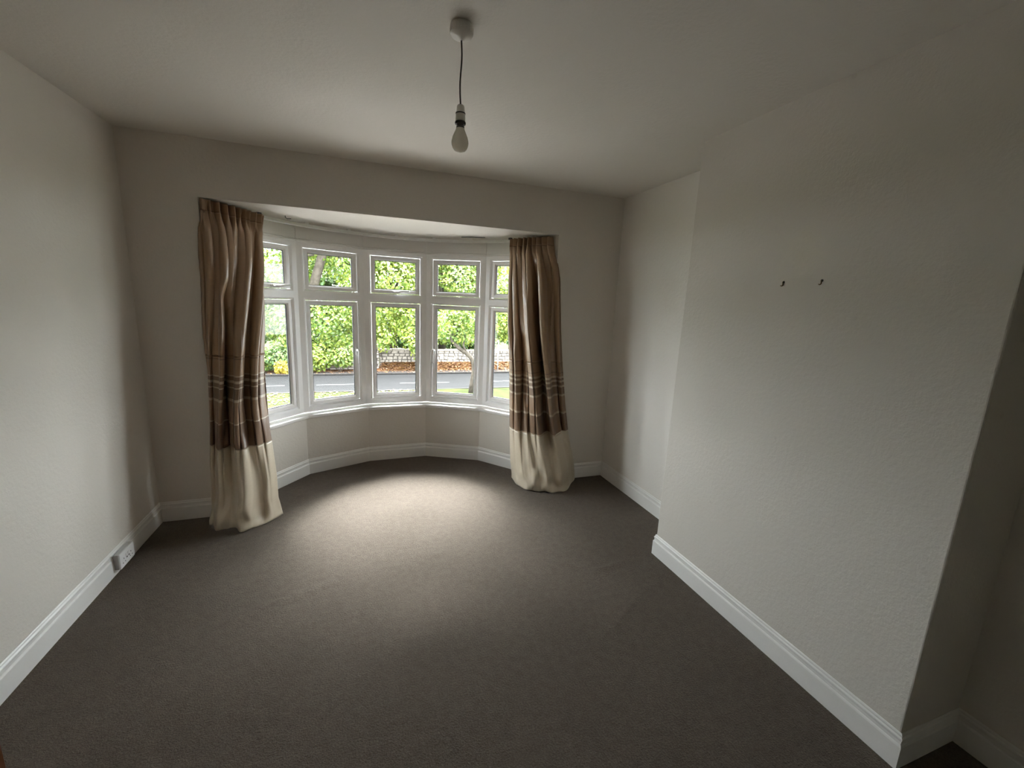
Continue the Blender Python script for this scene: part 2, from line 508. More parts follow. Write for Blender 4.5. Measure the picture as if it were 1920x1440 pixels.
def tbox(mb, T, s0, s1, d0, d1, z0, z1):
    v = [T(s, d, z) for z in (z0, z1) for s, d in ((s0, d0), (s1, d0), (s1, d1), (s0, d1))]
    return mb.add(v, [(0, 3, 2, 1), (4, 5, 6, 7), (0, 1, 5, 4), (1, 2, 6, 5), (2, 3, 7, 6), (3, 0, 4, 7)])

FP = [(0, 0, 0.060), (0, 0, 0), (1, -0.016, 0), (1, -0.003, 0.008), (1, 0, 0.012), (1, 0, 0.050), (1, -0.012, 0.060)]
SP = [(0, 0.003, 0.052), (0, 0.003, 0.016), (0, 0.006, 0.013), (1, -0.012, 0.013), (1, 0, 0.026), (1, 0, 0.040), (1, -0.012, 0.052)]
GP = [(0, -0.001, 0.040), (0, -0.001, 0.030), (1, 0, 0.030), (1, 0, 0.040)]
wl_label = ['narrow white bay window half hidden by the curtain near the power socket', 'white bay window with a lever handle beside the middle window', 'middle white bay window with a cranked handle under its top pane',
            'white bay window through which the crooked tree trunk shows', 'narrow white bay window half hidden by the curtain near the chimney breast']
TZ = 1.558
def handle_part(T, sash, s, z, vertical, flip=1):
    h = empty('handle', (0, 0, 0), sash)
    if vertical:
        a = MB(); tbox(a, T, s - 0.011, s + 0.011, 0.000, 0.0135, z - 0.035, z + 0.035)
        a.build('base_plate', M['handle'], h, bevel=0.004)
        pts = [T(s, 0.004, z + 0.012), T(s, -0.028, z + 0.012), T(s + 0.004 * flip, -0.038, z + 0.002), T(s + 0.006 * flip, -0.037, z - 0.05), T(s + 0.003 * flip, -0.035, z - 0.115)]
        tube(pts, [0.010, 0.010, 0.011, 0.009, 0.0075], 10).build('lever', M['handle'], h, smooth=True)
    else:
        a = MB(); tbox(a, T, s - 0.035, s + 0.035, 0.000, 0.0135, z - 0.011, z + 0.011)
        a.build('base_plate', M['handle'], h, bevel=0.004)
        pts = [T(s - 0.012, 0.004, z), T(s - 0.014, -0.030, z - 0.004), T(s, -0.040, z - 0.006), T(s + 0.05, -0.037, z + 0.006), T(s + 0.11, -0.032, z + 0.010)]
        tube(pts, [0.010, 0.011, 0.011, 0.009, 0.007], 10).build('lever', M['handle'], h, smooth=True)
    return h

for i in range(5):
    a, b = Vector(JO[i]), Vector(JO[i + 1])
    L = (b - a).length
    e = (b - a) / L
    on = Vector((-e.y, e.x))
    def T(s, d, z, a=a, e=e, on=on):
        return Vector((a.x + e.x * s + on.x * d, a.y + e.y * s + on.y * d, z))
    win = struct(empty('window_%d' % (i + 1)), wl_label[i])
    fm = MB()
    lower, upper = (0, L, ZF, TZ), (0, L, TZ, ZH)
    lw, uw = (0.058, 0.058, 0.052, 0.052), (0.058, 0.058, 0.031, 0.046)
    lw = (0.058, 0.058, 0.055, 0.052)
    ring(fm, lower, lw, FP, T)
    ring(fm, upper, uw, FP, T)
    fm.build('frame', M['upvc'], win)
    for rect, wd, kind in ((lower, lw, 'lower'), (upper, uw, 'upper')):
        inner = (rect[0] + wd[0], rect[1] - wd[1], rect[2] + wd[2], rect[3] - wd[3])
        sw = 0.040
        sash = ring(MB(), inner, (sw,) * 4, SP, T).build('sash', M['upvc'], win)
        gr = (inner[0] + sw, inner[1] - sw, inner[2] + sw, inner[3] - sw)
        ring(MB(), gr, (0.004,) * 4, GP, T).build('gasket', M['gasket'], sash)
        g = MB(); tbox(g, T, gr[0], gr[1], 0.033, 0.037, gr[2], gr[3])
        g.build('pane', M['glass'], sash)
        if kind == 'lower' and i == 1: handle_part(T, sash, inner[1] - 0.022, 1.055, True, 1)
        if kind == 'lower' and i == 3: handle_part(T, sash, inner[0] + 0.022, 1.055, True, -1)
        if kind == 'upper' and i in (0, 2): handle_part(T, sash, L * 0.5 + (0.0 if i == 2 else 0.08), inner[2] + 0.02, False)
    # wedge post closing the outside of the mitred joint
    if i < 4:
        c = Vector(JO[i + 2]); e2 = (c - b).normalized(); on2 = Vector((-e2.y, e2.x))
        mm = (on + on2).normalized()
        poly = [b + mm * 0.004, b + on2 * 0.059, b + mm * 0.068, b + on * 0.059]
        MB().prism([(p.x, p.y) for p in reversed(poly)], ZF, ZH).build('corner_post', M['upvc'], win)

# boxed-in heads over the windows, one facing panel per window
for i in range(5):
    P, m = mitres(JO)
    prof = [(0.004, 2.105), (0.004, ZH + 0.018), (0.012, ZH + 0.014), (0.012, ZH + 0.003), (0.006, ZH - 0.004), (-0.062, ZH - 0.004), (-0.062, 2.2), (0.004, 2.2)]
    k = len(prof)
    v = []
    for j, sgn in ((i, 1), (i + 1, -1)):
        d = (P[i + 1] - P[i]).normalized() * 0.0012 * sgn
        v += [(P[j].x + m[j].x * q + d.x, P[j].y + m[j].y * q + d.y, min(z, ZO + 0.03)) for q, z in prof]
    f = [(j, (j + 1) % k, k + (j + 1) % k, k + j) for j in range(k)] + [tuple(range(k)), tuple(range(2 * k - 1, k - 1, -1))]
    struct(link('trim_%d' % (i + 2), v, f, M['trim']), ['white facing panel over the window nearest the socket wall', 'white facing panel over the second window', 'white facing panel over the middle window', 'white facing panel over the fourth window', 'white facing panel over the last window'][i])

# ------------------------------------------------------------------ curtain track
def arc_smooth(pts, n=8):
    out = []
    P = [Vector(p) for p in pts]
    for i in range(len(P) - 1):
        p0, p1, p2, p3 = P[max(i - 1, 0)], P[i], P[i + 1], P[min(i + 2, len(P) - 1)]
        for k in range(n):
            t = k / n
            out.append(0.5 * ((2 * p1) + (p2 - p0) * t + (2 * p0 - 5 * p1 + 4 * p2 - p3) * t * t + (-p0 + 3 * p1 - 3 * p2 + p3) * t ** 3))
    out.append(P[-1])
    return [(p.x, p.y) for p in out]
track_in = [(0.405, 0.07), (0.535, 0.24), (0.862, 0.585), (1.352, 0.812), (1.888, 0.832), (2.366, 0.592), (2.695, 0.24), (2.80, 0.07)]
tp = arc_smooth(track_in)
tr = tag(empty('curtain_track', (1.6, 0.8, 2.08)), 'white plastic curtain track curving under the bay ceiling', 'curtain track')
at_world(sweep(tp, [(0.006, 2.072), (0.010, 2.075), (0.010, 2.096), (0.006, 2.099), (-0.006, 2.099), (-0.006, 2.072)]).build('rail', M['track'], None), tr)
for q in (11, 17, 22, 28, 33, 38, 44):
    p, p2 = Vector(tp[q]), Vector(tp[q + 1])
    d = (p2 - p).normalized(); nn = Vector((d.y, -d.x))
    def T2(s, dd, z): return Vector((p.x + d.x * s + nn.x * dd, p.y + d.y * s + nn.y * dd, z))
    mb = MB(); tbox(mb, T2, -0.013, 0.013, -0.012, 0.013, 2.094, ZO)
    at_world(mb.build('bracket', M['hook_metal'] if q in (11, 44) else M['track'], None), tr)
# loose ceiling hook and a spare bracket left on the bay ceiling
hk = tag(tube([(0.80, 0.40, ZO), (0.80, 0.40, ZO - 0.012), (0.812, 0.405, ZO - 0.018), (0.835, 0.415, ZO - 0.014)], 0.003, 6).build('ceiling_hook', M['hook_metal'], None, smooth=True),
         'tiny dark hook screwed into the bay ceiling', 'hook')
tag(tube([(2.16, 0.60, ZO - 0.004), (2.24, 0.53, ZO - 0.006), (2.34, 0.47, ZO - 0.009)], 0.004, 6).build('track_clip', M['hook_metal'], None, smooth=True),
    'thin dark rod left against the bay ceiling', 'rod')

# ------------------------------------------------------------------ curtains
def smooth01(x):
    x = np.clip(x, 0, 1)
    return x * x * (3 - 2 * x)

def curtain(name, label, mat, Lp, Rp, bulge, folds, params, seam, base, tops):
    nu, nv = 260, 190
    zl = np.array(sorted([p[0] for p in Lp])); o = np.argsort([p[0] for p in Lp])
    lx, ly = np.array([p[1] for p in Lp])[o], np.array([p[2] for p in Lp])[o]
    zr = np.array(sorted([p[0] for p in Rp])); o = np.argsort([p[0] for p in Rp])
    rx, ry = np.array([p[1] for p in Rp])[o], np.array([p[2] for p in Rp])[o]
    t = np.linspace(0, 1, nv)
    u = np.linspace(0, 1, nu)
    ztop0, ztop1 = tops
    U, Tm = np.meshgrid(u, t)
    Z = Tm * (ztop0 + (ztop1 - ztop0) * U)                      # cloth height
    LX, LY = np.interp(Z, zl, lx), np.interp(Z, zl, ly)
    RX, RY = np.interp(Z, zr, rx), np.interp(Z, zr, ry)
    dx, dy = RX - LX, RY - LY
    ln = np.hypot(dx, dy)
    nx, ny = dy / ln, -dx / ln
    bz = np.interp(Z, [b[0] for b in bulge], [b[1] for b in bulge])
    shape = (1 - np.abs(2 * U - 1) ** 2.6)
    D = bz * shape
    edge = smooth01(U / 0.07) * smooth01((1 - U) / 0.07)
    # heading: tight pencil pleats
    head = smooth01((Z - 1.90) / 0.12)
    ph = 2 * math.pi * params['pleats'] * (U + 0.012 * np.sin(9 * U + 1))
    tri = 2 / math.pi * np.arcsin(np.sin(ph) * 0.98)
    D = D + 0.027 * head * tri
    # hanging folds that drift sideways as they fall, merging lower down
    warp = U - params['drift'] * smooth01((2.02 - Z) / 0.95) * np.sin(math.pi * U) * np.clip((Z - 0.2) / 0.6, 0, 1)
    warp = warp + 0.015 * np.sin(5 * U + 3 * Z)
    a1 = np.interp(Z, [0, 0.35, 0.8, 1.3, 1.75, 1.95, 2.05, 2.1], [0.001, 0.003, 0.018, 0.050, 0.052, 0.040, 0.014, 0.003])
    p1 = 2 * math.pi * params['n1'] * warp + params['p1']
    w1 = 0.7 - 2.2 * (0.5 + 0.5 * np.sin(p1 + 0.5 * np.sin(p1))) ** 2.6 + 0.25 * np.sin(0.47 * p1 + 1.0)
    a2 = np.interp(Z, [0, 0.5, 1.1, 1.7, 2.05], [0.012, 0.030, 0.034, 0.018, 0.0])
    p2 = 2 * math.pi * params['n2'] * (warp + 0.03 * np.sin(2.2 * Z)) + params['p2']
    w2 = np.sin(p2) + 0.25 * np.sin(2 * p2 + 1.1)
    D = D + edge * (a1 * w1 + a2 * w2)
    # single folds: (u at top, u at bottom, z top, z bottom, depth, width)
    for (ua, ub, za, zb, dep, wd) in folds:
        k = np.clip((za - Z) / (za - zb), 0, 1)
        uc = ua + (ub - ua) * k
        fade = smooth01((za - Z) / 0.18 + 0.5) * smooth01((Z - zb) / 0.12 + 0.5)
        D = D + dep * fade * np.exp(-((U - uc) / wd) ** 2)
    # crumpling where the hem lies on the carpet
    low = smooth01((0.30 - Z) / 0.30)
    cr = 0.55 * np.sin(17 * U + 21 * Z + 2 * np.sin(9 * U)) + 0.45 * np.sin(31 * U - 34 * Z + 1.3) + 0.3 * np.sin(60 * Z + 12 * U)
    big = np.sin(7.5 * U - 9 * Z + 0.8) * np.sin(11 * Z + 3 * U + 0.5)
    D = D + (0.014 * cr + 0.032 * big) * low * edge + 0.028 * np.exp(-(Z / 0.05) ** 2) * edge
    side = 0.014 * np.cos(p1) * edge * (a1 / 0.052)
    ex, ey = dx / ln, dy / ln
    X = LX + dx * U + nx * D + ex * side
    Y = LY + dy * U + ny * D + ey * side
    Y = np.where((X > np.where(Z < 1.88, 2.79, 2.835)) | (X < 0.41), np.minimum(Y, -0.014), Y)
    ZZ = Z + 0.006 + 0.010 * low * np.sin(13 * U + 1) * np.clip(Z / 0.06, 0, 1)
    root = tag(empty(name, base), label, 'curtain')
    idx = np.arange(nv * nu).reshape(nv, nu)
    zrow = t * 2.095
    cuts = [0, int(np.searchsorted(zrow, seam)), int(np.searchsorted(zrow, seam + 0.6)), int(np.searchsorted(zrow, 2.02)), nv - 1]
    P = np.stack([X, Y, ZZ], -1)
    for nm, r0, r1 in (('hem_panel', cuts[0], cuts[1]), ('striped_band', cuts[1], cuts[2]), ('upper_panel', cuts[2], cuts[3]), ('heading', cuts[3], cuts[4])):
        sub = P[r0:r1 + 1].reshape(-1, 3)
        n_r = r1 - r0
        q = (np.arange(n_r)[:, None] * nu + np.arange(nu - 1)[None, :]).reshape(-1)
        faces = np.stack([q, q + 1, q + nu + 1, q + nu], -1)
        me = bpy.data.meshes.new(nm)
        me.from_pydata(sub.tolist(), [], faces.tolist())
        uvl = me.uv_layers.new(name='UVMap')
        uu = U[r0:r1 + 1].reshape(-1); vv = Z[r0:r1 + 1].reshape(-1)
        li = np.empty(len(me.loops), dtype=np.int32); me.loops.foreach_get('vertex_index', li)
        uvl.data.foreach_set('uv', np.stack([uu[li] * 1.4, vv[li]], -1).astype(np.float32).reshape(-1))
        me.polygons.foreach_set('use_smooth', [True] * len(me.polygons))
        me.materials.append(mat)
        ob = bpy.data.objects.new(nm, me); COL.objects.link(ob)
        at_world(ob, root)
        sd = ob.modifiers.new('thickness', 'SOLIDIFY'); sd.thickness = 0.0022; sd.offset = -1
    return root

LL = [(2.101, 0.388, -0.018), (1.736, 0.382, -0.021), (1.246, 0.358, -0.025), (0.996, 0.354, -0.027), (0.655, 0.339, -0.03), (0.391, 0.317, -0.032), (0.028, 0.303, -0.035), (-0.018, 0.304, -0.035)]
LR = [(2.086, 0.68, 0.33), (1.906, 0.656, 0.293), (1.439, 0.66, 0.197), (1.098, 0.656, 0.126), (0.958, 0.66, 0.097), (0.69, 0.674, 0.042), (0.552, 0.688, 0.013), (0.278, 0.718, -0.043), (0.113, 0.725, -0.076), (-0.007, 0.753, -0.1)]
curtain('curtain', 'bronze striped silk curtain with cream hem nearest the power socket', M['curtain_a'], LL, LR,
        [(0, .165), (.12, .155), (.5, .12), (1.0, .08), (1.6, .045), (2.0, .024), (2.1, .022)],
        [(.25, .27, 1.55, .58, -.075, .045), (.16, .17, 1.7, .5, .02, .06), (.42, .45, 1.25, .55, .035, .10), (.62, .58, .55, -.1, .035, .13), (.35, .33, .55, .1, -.03, .09), (.85, .82, .6, .02, -.025, .06)],
        dict(pleats=10, n1=10, p1=0.6, n2=3.2, p2=2.0, drift=-0.16), 0.520, (0.52, -0.1, 0), (2.098, 2.083))
RL = [(2.086, 2.530, .33), (1.715, 2.513, .29), (1.376, 2.511, .255), (.993, 2.524, .215), (.51, 2.531, .167), (.147, 2.543, .131), (.032, 2.556, .12)]
RR = [(2.091, 2.785, 0.03), (1.95, 2.8, 0.0), (1.846, 2.829, -0.021), (1.726, 2.85, -0.023), (1.319, 2.889, -0.028), (1.039, 2.921, -0.032), (0.698, 2.969, -0.036), (0.436, 3.016, -0.039), (0.16, 3.088, -0.043), (0.013, 3.11, -0.045)]
curtain('curtain', 'bronze striped silk curtain with cream hem nearest the chimney breast', M['curtain_b'], RL, RR,
        [(0, .27), (.12, .245), (.5, .165), (1.0, .10), (1.6, .055), (2.0, .024), (2.1, .022)],
        [(.60, .66, 1.8, .35, -.085, .05), (.47, .55, 1.6, -.1, .045, .06), (.82, .84, 1.80, .5, -.045, .04), (.30, .38, 1.3, .2, -.035, .04), (.74, .76, 1.9, .1, .03, .06), (.15, .2, 1.2, .0, .03, .07)],
        dict(pleats=9, n1=9, p1=2.2, n2=3.0, p2=0.3, drift=0.06), 0.465, (2.75, -0.1, 0), (2.083, 2.090))

# ------------------------------------------------------------------ pendant lamp
px, py = 1.653, -1.672
pend = tag(empty('pendant_light', (px, py, H)), 'bare pearl bulb hanging on a brown flex from the ceiling', 'pendant light')
def pl(mb, name, mat, parent=pend, smooth=True):
    o = mb.build(name, mat, None, smooth=smooth)
    return at_world(o, parent)
def at_sub(o, part):
    o.parent = part
    o.matrix_parent_inverse = part.matrix_parent_inverse.inverted() @ Matrix.Identity(4) if False else Matrix.Identity(4)
    return o
rose = pl(lathe([(0.0, H), (0.036, H), (0.0375, H - 0.004), (0.0375, H - 0.026), (0.034, H - 0.032), (0.016, H - 0.036), (0.0065, H - 0.044), (0.0, H - 0.044)], (px, py)), 'ceiling_rose', M['rose'])
rib = MB()
for k in range(24):
    w = 2 * math.pi * k / 24
    c, s = math.cos(w), math.sin(w)
    tube([(px + 0.0377 * c, py + 0.0377 * s, H - 0.008), (px + 0.0377 * c, py + 0.0377 * s, H - 0.026)], 0.0013, 5, rib)
at_sub(rib.build('grip_ribs', M['rose'], None), rose)
cp = [(px + 0.0025 * math.sin(k * 0.5), py + 0.002 * math.cos(k * 0.4), H - 0.04 - k * (H - 0.04 - 2.205) / 14) for k in range(15)]
pl(tube(cp, 0.0028, 8), 'flex', M['cord'])
hx, hy = cp[-1][0], cp[-1][1]
lh = pl(lathe([(0.0, 2.212), (0.010, 2.212), (0.0125, 2.208), (0.0150, 2.186), (0.0160, 2.185), (0.0168, 2.166), (0.0165, 2.158), (0.0, 2.158)], (hx, hy)), 'lamp_holder', M['rose'])
at_sub(lathe([(0.0, 2.1875), (0.0168, 2.1875), (0.0172, 2.1855), (0.0172, 2.184), (0.0, 2.184)], (hx, hy)).build('seam_ring', M['ring'], None, smooth=False), lh)
at_sub(lathe([(0.0, 2.160), (0.0178, 2.160), (0.0188, 2.157), (0.0178, 2.152), (0.0150, 2.1505), (0.0, 2.1505)], (hx, hy)).build('shade_ring', M['ring'], None, smooth=False), lh)
bulb_prof = [(0.0, 2.146), (0.0135, 2.146), (0.0140, 2.140), (0.0160, 2.134), (0.0205, 2.124), (0.0258, 2.112), (0.0288, 2.100), (0.0295, 2.094), (0.0285, 2.086), (0.0250, 2.077), (0.0190, 2.0695), (0.0100, 2.065), (0.0, 2.0637)]
bl = pl(lathe(bulb_prof, (hx, hy)), 'bulb', M['bulb'])
at_sub(lathe([(0.0, 2.153), (0.0125, 2.153), (0.0130, 2.146), (0.0142, 2.144), (0.0142, 2.140), (0.0, 2.140)], (hx, hy)).build('bulb_cap', M['hook_metal'], None), bl)

# ------------------------------------------------------------------ socket on the skirting
sy0, sy1, sz0, sz1 = -0.603, -0.457, 0.030, 0.116
so = tag(empty('wall_socket', (0.013, (sy0 + sy1) / 2, 0.03)), 'white double power socket on the skirting board', 'socket')
at_world(MB().box((0.012, sy0, sz0), (0.034, sy1, sz1)).build('back_box', M['box_side'], None, bevel=0.002), so)
fp = at_world(MB().box((0.034, sy0 - 0.0005, sz0 - 0.0005), (0.0425, sy1 + 0.0005, sz1 + 0.0005)).build('face_plate', M['plastic'], None, bevel=0.0025), so)
for k, yc in enumerate((sy0 + 0.036, sy1 - 0.036)):
    for (dy, dz, w, h) in ((0, 0.020, 0.0045, 0.008), (-0.011, -0.002, 0.0065, 0.0045), (0.011, -0.002, 0.0065, 0.0045)):
        c = (yc + dy, 0.064 + dz - 0.008)
        at_sub(MB().box((0.0422, c[0] - w / 2, c[1] - h / 2), (0.0429, c[0] + w / 2, c[1] + h / 2)).build('pin_hole', M['hole'], None), fp)
for yc in (-0.541, -0.519):
    sw = at_world(MB().box((0.042, yc - 0.007, 0.066), (0.0455, yc + 0.007, 0.092)).build('switch', M['plastic'], None, bevel=0.0012), so)
    at_sub(MB().box((0.0452, yc - 0.0045, 0.067), (0.0458, yc + 0.0045, 0.0745)).build('switch_marker', M['hole'], None), sw)

# ------------------------------------------------------------------ picture hooks on the chimney breast
for (yy, zz, lab) in ((-1.835, 1.691, 'small dark wall hook nearer the window'), (-2.0025, 1.693, 'small brass wall hook farther from the window')):
    h = tag(empty('wall_hook', (CB, yy, zz)), lab, 'hook')
    at_world(tube([(CB + 0.001, yy, zz + 0.006), (CB - 0.002, yy, zz + 0.006), (CB - 0.0032, yy, zz + 0.006)], [0.0052, 0.0052, 0.004], 12).build('plug', M['ring'], None), h)
    at_world(tube([(CB, yy, zz + 0.006), (CB - 0.003, yy, zz + 0.006), (CB - 0.0045, yy - 0.0005, zz + 0.002), (CB - 0.0045, yy - 0.001, zz - 0.005),
                   (CB - 0.0045, yy + 0.001, zz - 0.009), (CB - 0.0045, yy + 0.005, zz - 0.010), (CB - 0.0048, yy + 0.0085, zz - 0.008)], 0.0023, 8).build('hook_wire', M['brass'], None, smooth=True), h)

# ------------------------------------------------------------------ open wooden door beside the camera
dr = struct(empty('door_1', (0.02, -2.6, 0)), 'brown varnished wooden door standing open at the frame edge')
dx0, dx1, dy0, dy1 = 0.035, 0.860, -2.640, -2.600
st = MB()
for a, b, c, e in ((dx0, dx0 + 0.11, 0.008, 1.98), (dx1 - 0.11, dx1, 0.008, 1.98)):
    st.box((a, dy0, c), (b, dy1, e))
for c, e in ((0.008, 0.21), (0.92, 1.07), (1.86, 1.98)):
    st.box((dx0 + 0.11, dy0, c), (dx1 - 0.11, dy1, e))
at_world(st.build('door_leaf', M['wood'], None), dr)
for c, e in ((0.21, 0.92), (1.07, 1.86)):
    at_world(MB().box((dx0 + 0.108, dy0 + 0.013, c - 0.002), (dx1 - 0.108, dy1 - 0.013, e + 0.002)).build('door_panel', M['wood'], None), dr)
for s in (-1, 1):
    yb = dy1 if s > 0 else dy0
    at_world(tube([(dx1 - 0.06, yb - 0.002 * s, 1.0), (dx1 - 0.06, yb + 0.045 * s, 1.0), (dx1 - 0.09, yb + 0.05 * s, 1.0), (dx1 - 0.17, yb + 0.045 * s, 1.0)], [0.016, 0.009, 0.009, 0.008], 10).build('door_handle', M['brass'], None, smooth=True), dr)
arch = MB().box((0, -2.62, 0), (0.015, -2.555, 2.06)).box((0, -3.485, 0), (0.015, -3.42, 2.06)).box((0, -3.485, 2.0), (0.015, -2.555, 2.065))
struct(arch.build('trim_7', M['trim']))

# ------------------------------------------------------------------ outside: ground, road, wall
G = -3.441
def ripple(x0, x1, y0, y1, nx, ny, amp, mat, name, label, prof=None):
    X, Y = np.meshgrid(np.linspace(x0, x1, nx), np.linspace(y0, y1, ny))
    Zg = G + amp * np.sin(X * 1.3 + np.sin(Y)) * np.sin(Y * 0.9 + X * 0.4)
    if prof is not None:
        Zg = Zg + prof(X, Y)
    q = (np.arange(ny - 1)[:, None] * nx + np.arange(nx - 1)[None, :]).reshape(-1)
    return struct(link(name, np.stack([X, Y, Zg], -1).reshape(-1, 3).tolist(), np.stack([q, q + 1, q + nx + 1, q + nx], -1).tolist(), mat, smooth=True), label)
ripple(-45, 55, -12, 20.25, 60, 40, 0.03, M['grass'], 'verge', 'green grass verge this side of the road')
struct(MB().box((-9, 1.2, G - 0.05), (14, 14.5, G + 0.045)).build('bounce_slab', M['bounce_mat']), 'unseen pale slab added to bounce daylight onto the ceiling')  # added out of view to throw daylight up through the bay
ripple(-60, 70, 27.7, 95, 40, 30, 0.05, M['grass'], 'garden_ground', None)
ripple(-45, 55, 26.2, 27.9, 90, 12, 0.03, M['soil'], 'leaf_bank', 'brown bank of earth at the foot of the stone wall', lambda X, Y: 0.42 * smooth01((Y - 26.2) / 1.5) * smooth01((X - 1.9) / 0.8))
rd = struct(MB().box((-45, 20.2, G - 0.2), (55, 25.2, G - 0.03)).build('road', M['road']), 'grey asphalt road beyond the verge')
for k in range(-8, 10):
    xa = 0.1 + k * 4.55
    MB().box((xa - 1.35, 22.25 - 0.06, G - 0.031), (xa + 1.6, 22.25 + 0.06, G - 0.022)).build('lane_marking', M['paint'], rd)
struct(MB().box((-45, 25.36, G - 0.2), (55, 26.3, G + 0.05)).build('pavement', M['pave']), 'pale pavement strewn with leaves')
kb = struct(empty('kerb'), 'concrete kerb along the far side of the road')
kerb_me = None
for k in range(-9, 17):
    if kerb_me is None:
        ko = MB().box((0.01, 25.2, G - 0.2), (0.99, 25.36, G + 0.07)).build('kerb_stone', M['kerb'], kb)
        kerb_me = ko.data; ko.location.x = k
    else:
        ko = bpy.data.objects.new('kerb_stone', kerb_me); COL.objects.link(ko); ko.parent = kb; ko.location.x = k
struct(MB().box((-45, 20.05, G - 0.2), (55, 20.2, G + 0.03)).build('kerb_near', M['kerb']))

def rubble(name, label, x0, x1, y, z0, z1, parent=None):
    root = tag(empty(name, ((x0 + x1) / 2, y, G)), label, 'wall')
    at_world(MB().box((x0, y + 0.06, G - 0.1), (x1, y + 0.42, z1 - 0.05)).build('core', M['mortar'], None), root)
    mb = MB()
    z = z0
    while z < z1 - 0.05:
        h = random.uniform(0.16, 0.26)
        x = x0 + random.uniform(-0.2, 0)
        while x < x1:
            w = random.uniform(0.22, 0.5)
            d = random.uniform(0, 0.05)
            j = lambda: random.uniform(-0.025, 0.025)
            xa, xb, za, zb = max(x, x0) + .012, min(x + w, x1) - .012, z + .012, min(z + h, z1) - .012
            if xb - xa > 0.05 and zb - za > 0.03:
                f = [(xa + j(), za + j()), (xb + j(), za + j()), (xb + j(), zb + j()), (xa + j(), zb + j())]
                v = [(p, y + 0.10, q) for p, q in f] + [(p + (0.02 if k in (0, 3) else -0.02), y - d, q + (0.02 if k < 2 else -0.02)) for k, (p, q) in enumerate(f)]
                mb.add(v, [(4, 5, 6, 7), (0, 1, 5, 4), (1, 2, 6, 5), (2, 3, 7, 6), (3, 0, 4, 7)])
            x += w
        z += h
    s = mb.build('rubble_stones', M['stone'], None)
    s['kind'] = 'stuff'
    at_world(s, root)
    x = x0
    while x < x1:
        w = min(random.uniform(0.6, 0.9), x1 - x)
        if w > 0.08:
            at_world(MB().box((x + 0.01, y - 0.06, z1 - 0.06), (x + w - 0.01, y + 0.48, z1 + random.uniform(0.02, 0.07))).build('coping_stone', M['stone'], None), root)
        x += w
    return root
rubble('stone_wall', 'pale rubble stone wall under the trees across the road', 2.35, 17.0, 27.9, G + 0.2, -2.14)
rubble('stone_wall', 'low rubble stone wall behind the shrubs beyond the pavement', -14.0, 1.55, 27.3, G, -2.75)
rubble('stone_pier', 'square pale stone pier at the gap in the garden wall', 1.6, 2.3, 27.2, G, -1.95)

# ------------------------------------------------------------------ trees and shrubs
def leaves(name, lumps, n, size, mat, root):
    vol = np.array([l[3] * l[4] * l[5] for l in lumps]) ** 0.75
    pick = rng.choice(len(lumps), n, p=vol / vol.sum())
    L = np.array(lumps)[pick]
    d = rng.normal(size=(n, 3)); d /= np.linalg.norm(d, axis=1, keepdims=True)
    rad = 1.06 - 0.55 * rng.random(n) ** 1.8
    wob = 1 + 0.16 * np.sin(5 * d[:, 0] + pick) * np.sin(6 * d[:, 2] + 2 * pick) + 0.10 * np.sin(11 * d[:, 0] + 9 * d[:, 2])
    c = L[:, :3] + d * L[:, 3:6] * (rad * wob)[:, None]
    nrm = d * 0.8 + rng.normal(size=(n, 3)) * 0.55 + np.array([0, -0.15, 0.35])
    nrm /= np.linalg.norm(nrm, axis=1, keepdims=True)
    ax = rng.normal(size=(n, 3)) + np.array([0, 0, -0.5])
    ax -= nrm * (ax * nrm).sum(1, keepdims=True); ax /= np.linalg.norm(ax, axis=1, keepdims=True)
    sd = np.cross(nrm, ax)
    s = size * rng.uniform(0.65, 1.25, n)[:, None]
    v = np.stack([c - ax * s * 0.5, c + sd * s * 0.36 + nrm * s * 0.12, c + ax * s * 0.55, c - sd * s * 0.36 + nrm * s * 0.12], 1).reshape(-1, 3)
    b = np.arange(n) * 4
    f = np.concatenate([np.stack([b, b + 1, b + 2], -1), np.stack([b, b + 2, b + 3], -1)], 0)
    me = bpy.data.meshes.new(name)
    me.from_pydata(v.tolist(), [], f.tolist())
    me.materials.append(mat)
    o = bpy.data.objects.new(name, me); COL.objects.link(o)
    at_world(o, root)
    o['kind'] = 'stuff'
    return o

def tree(name, label, base, trunk, rad, branches, lumps, n, size, mat, group=None, cat='tree'):
    root = tag(empty(name, base), label, cat, group)
    mb = tube(trunk, rad, 9)
    at_world(mb.build('trunk', M['bark'], None, smooth=True), root)
    for pth, r in branches:
        at_world(tube(pth, r, 6).build('branch', M['bark'], None, smooth=True), root)
    leaves('foliage', lumps, n, size, mat, root)
    return root

def auto_branches(trunk, lumps, r):
    out = []
    for l in lumps:
        p = Vector(trunk[-2 if len(trunk) > 2 else -1]); q = Vector(l[:3])
        m = p.lerp(q, 0.5) + Vector((0, 0, 0.25))
        out.append(([p, m, q], [r, r * 0.6, r * 0.2]))
    return out

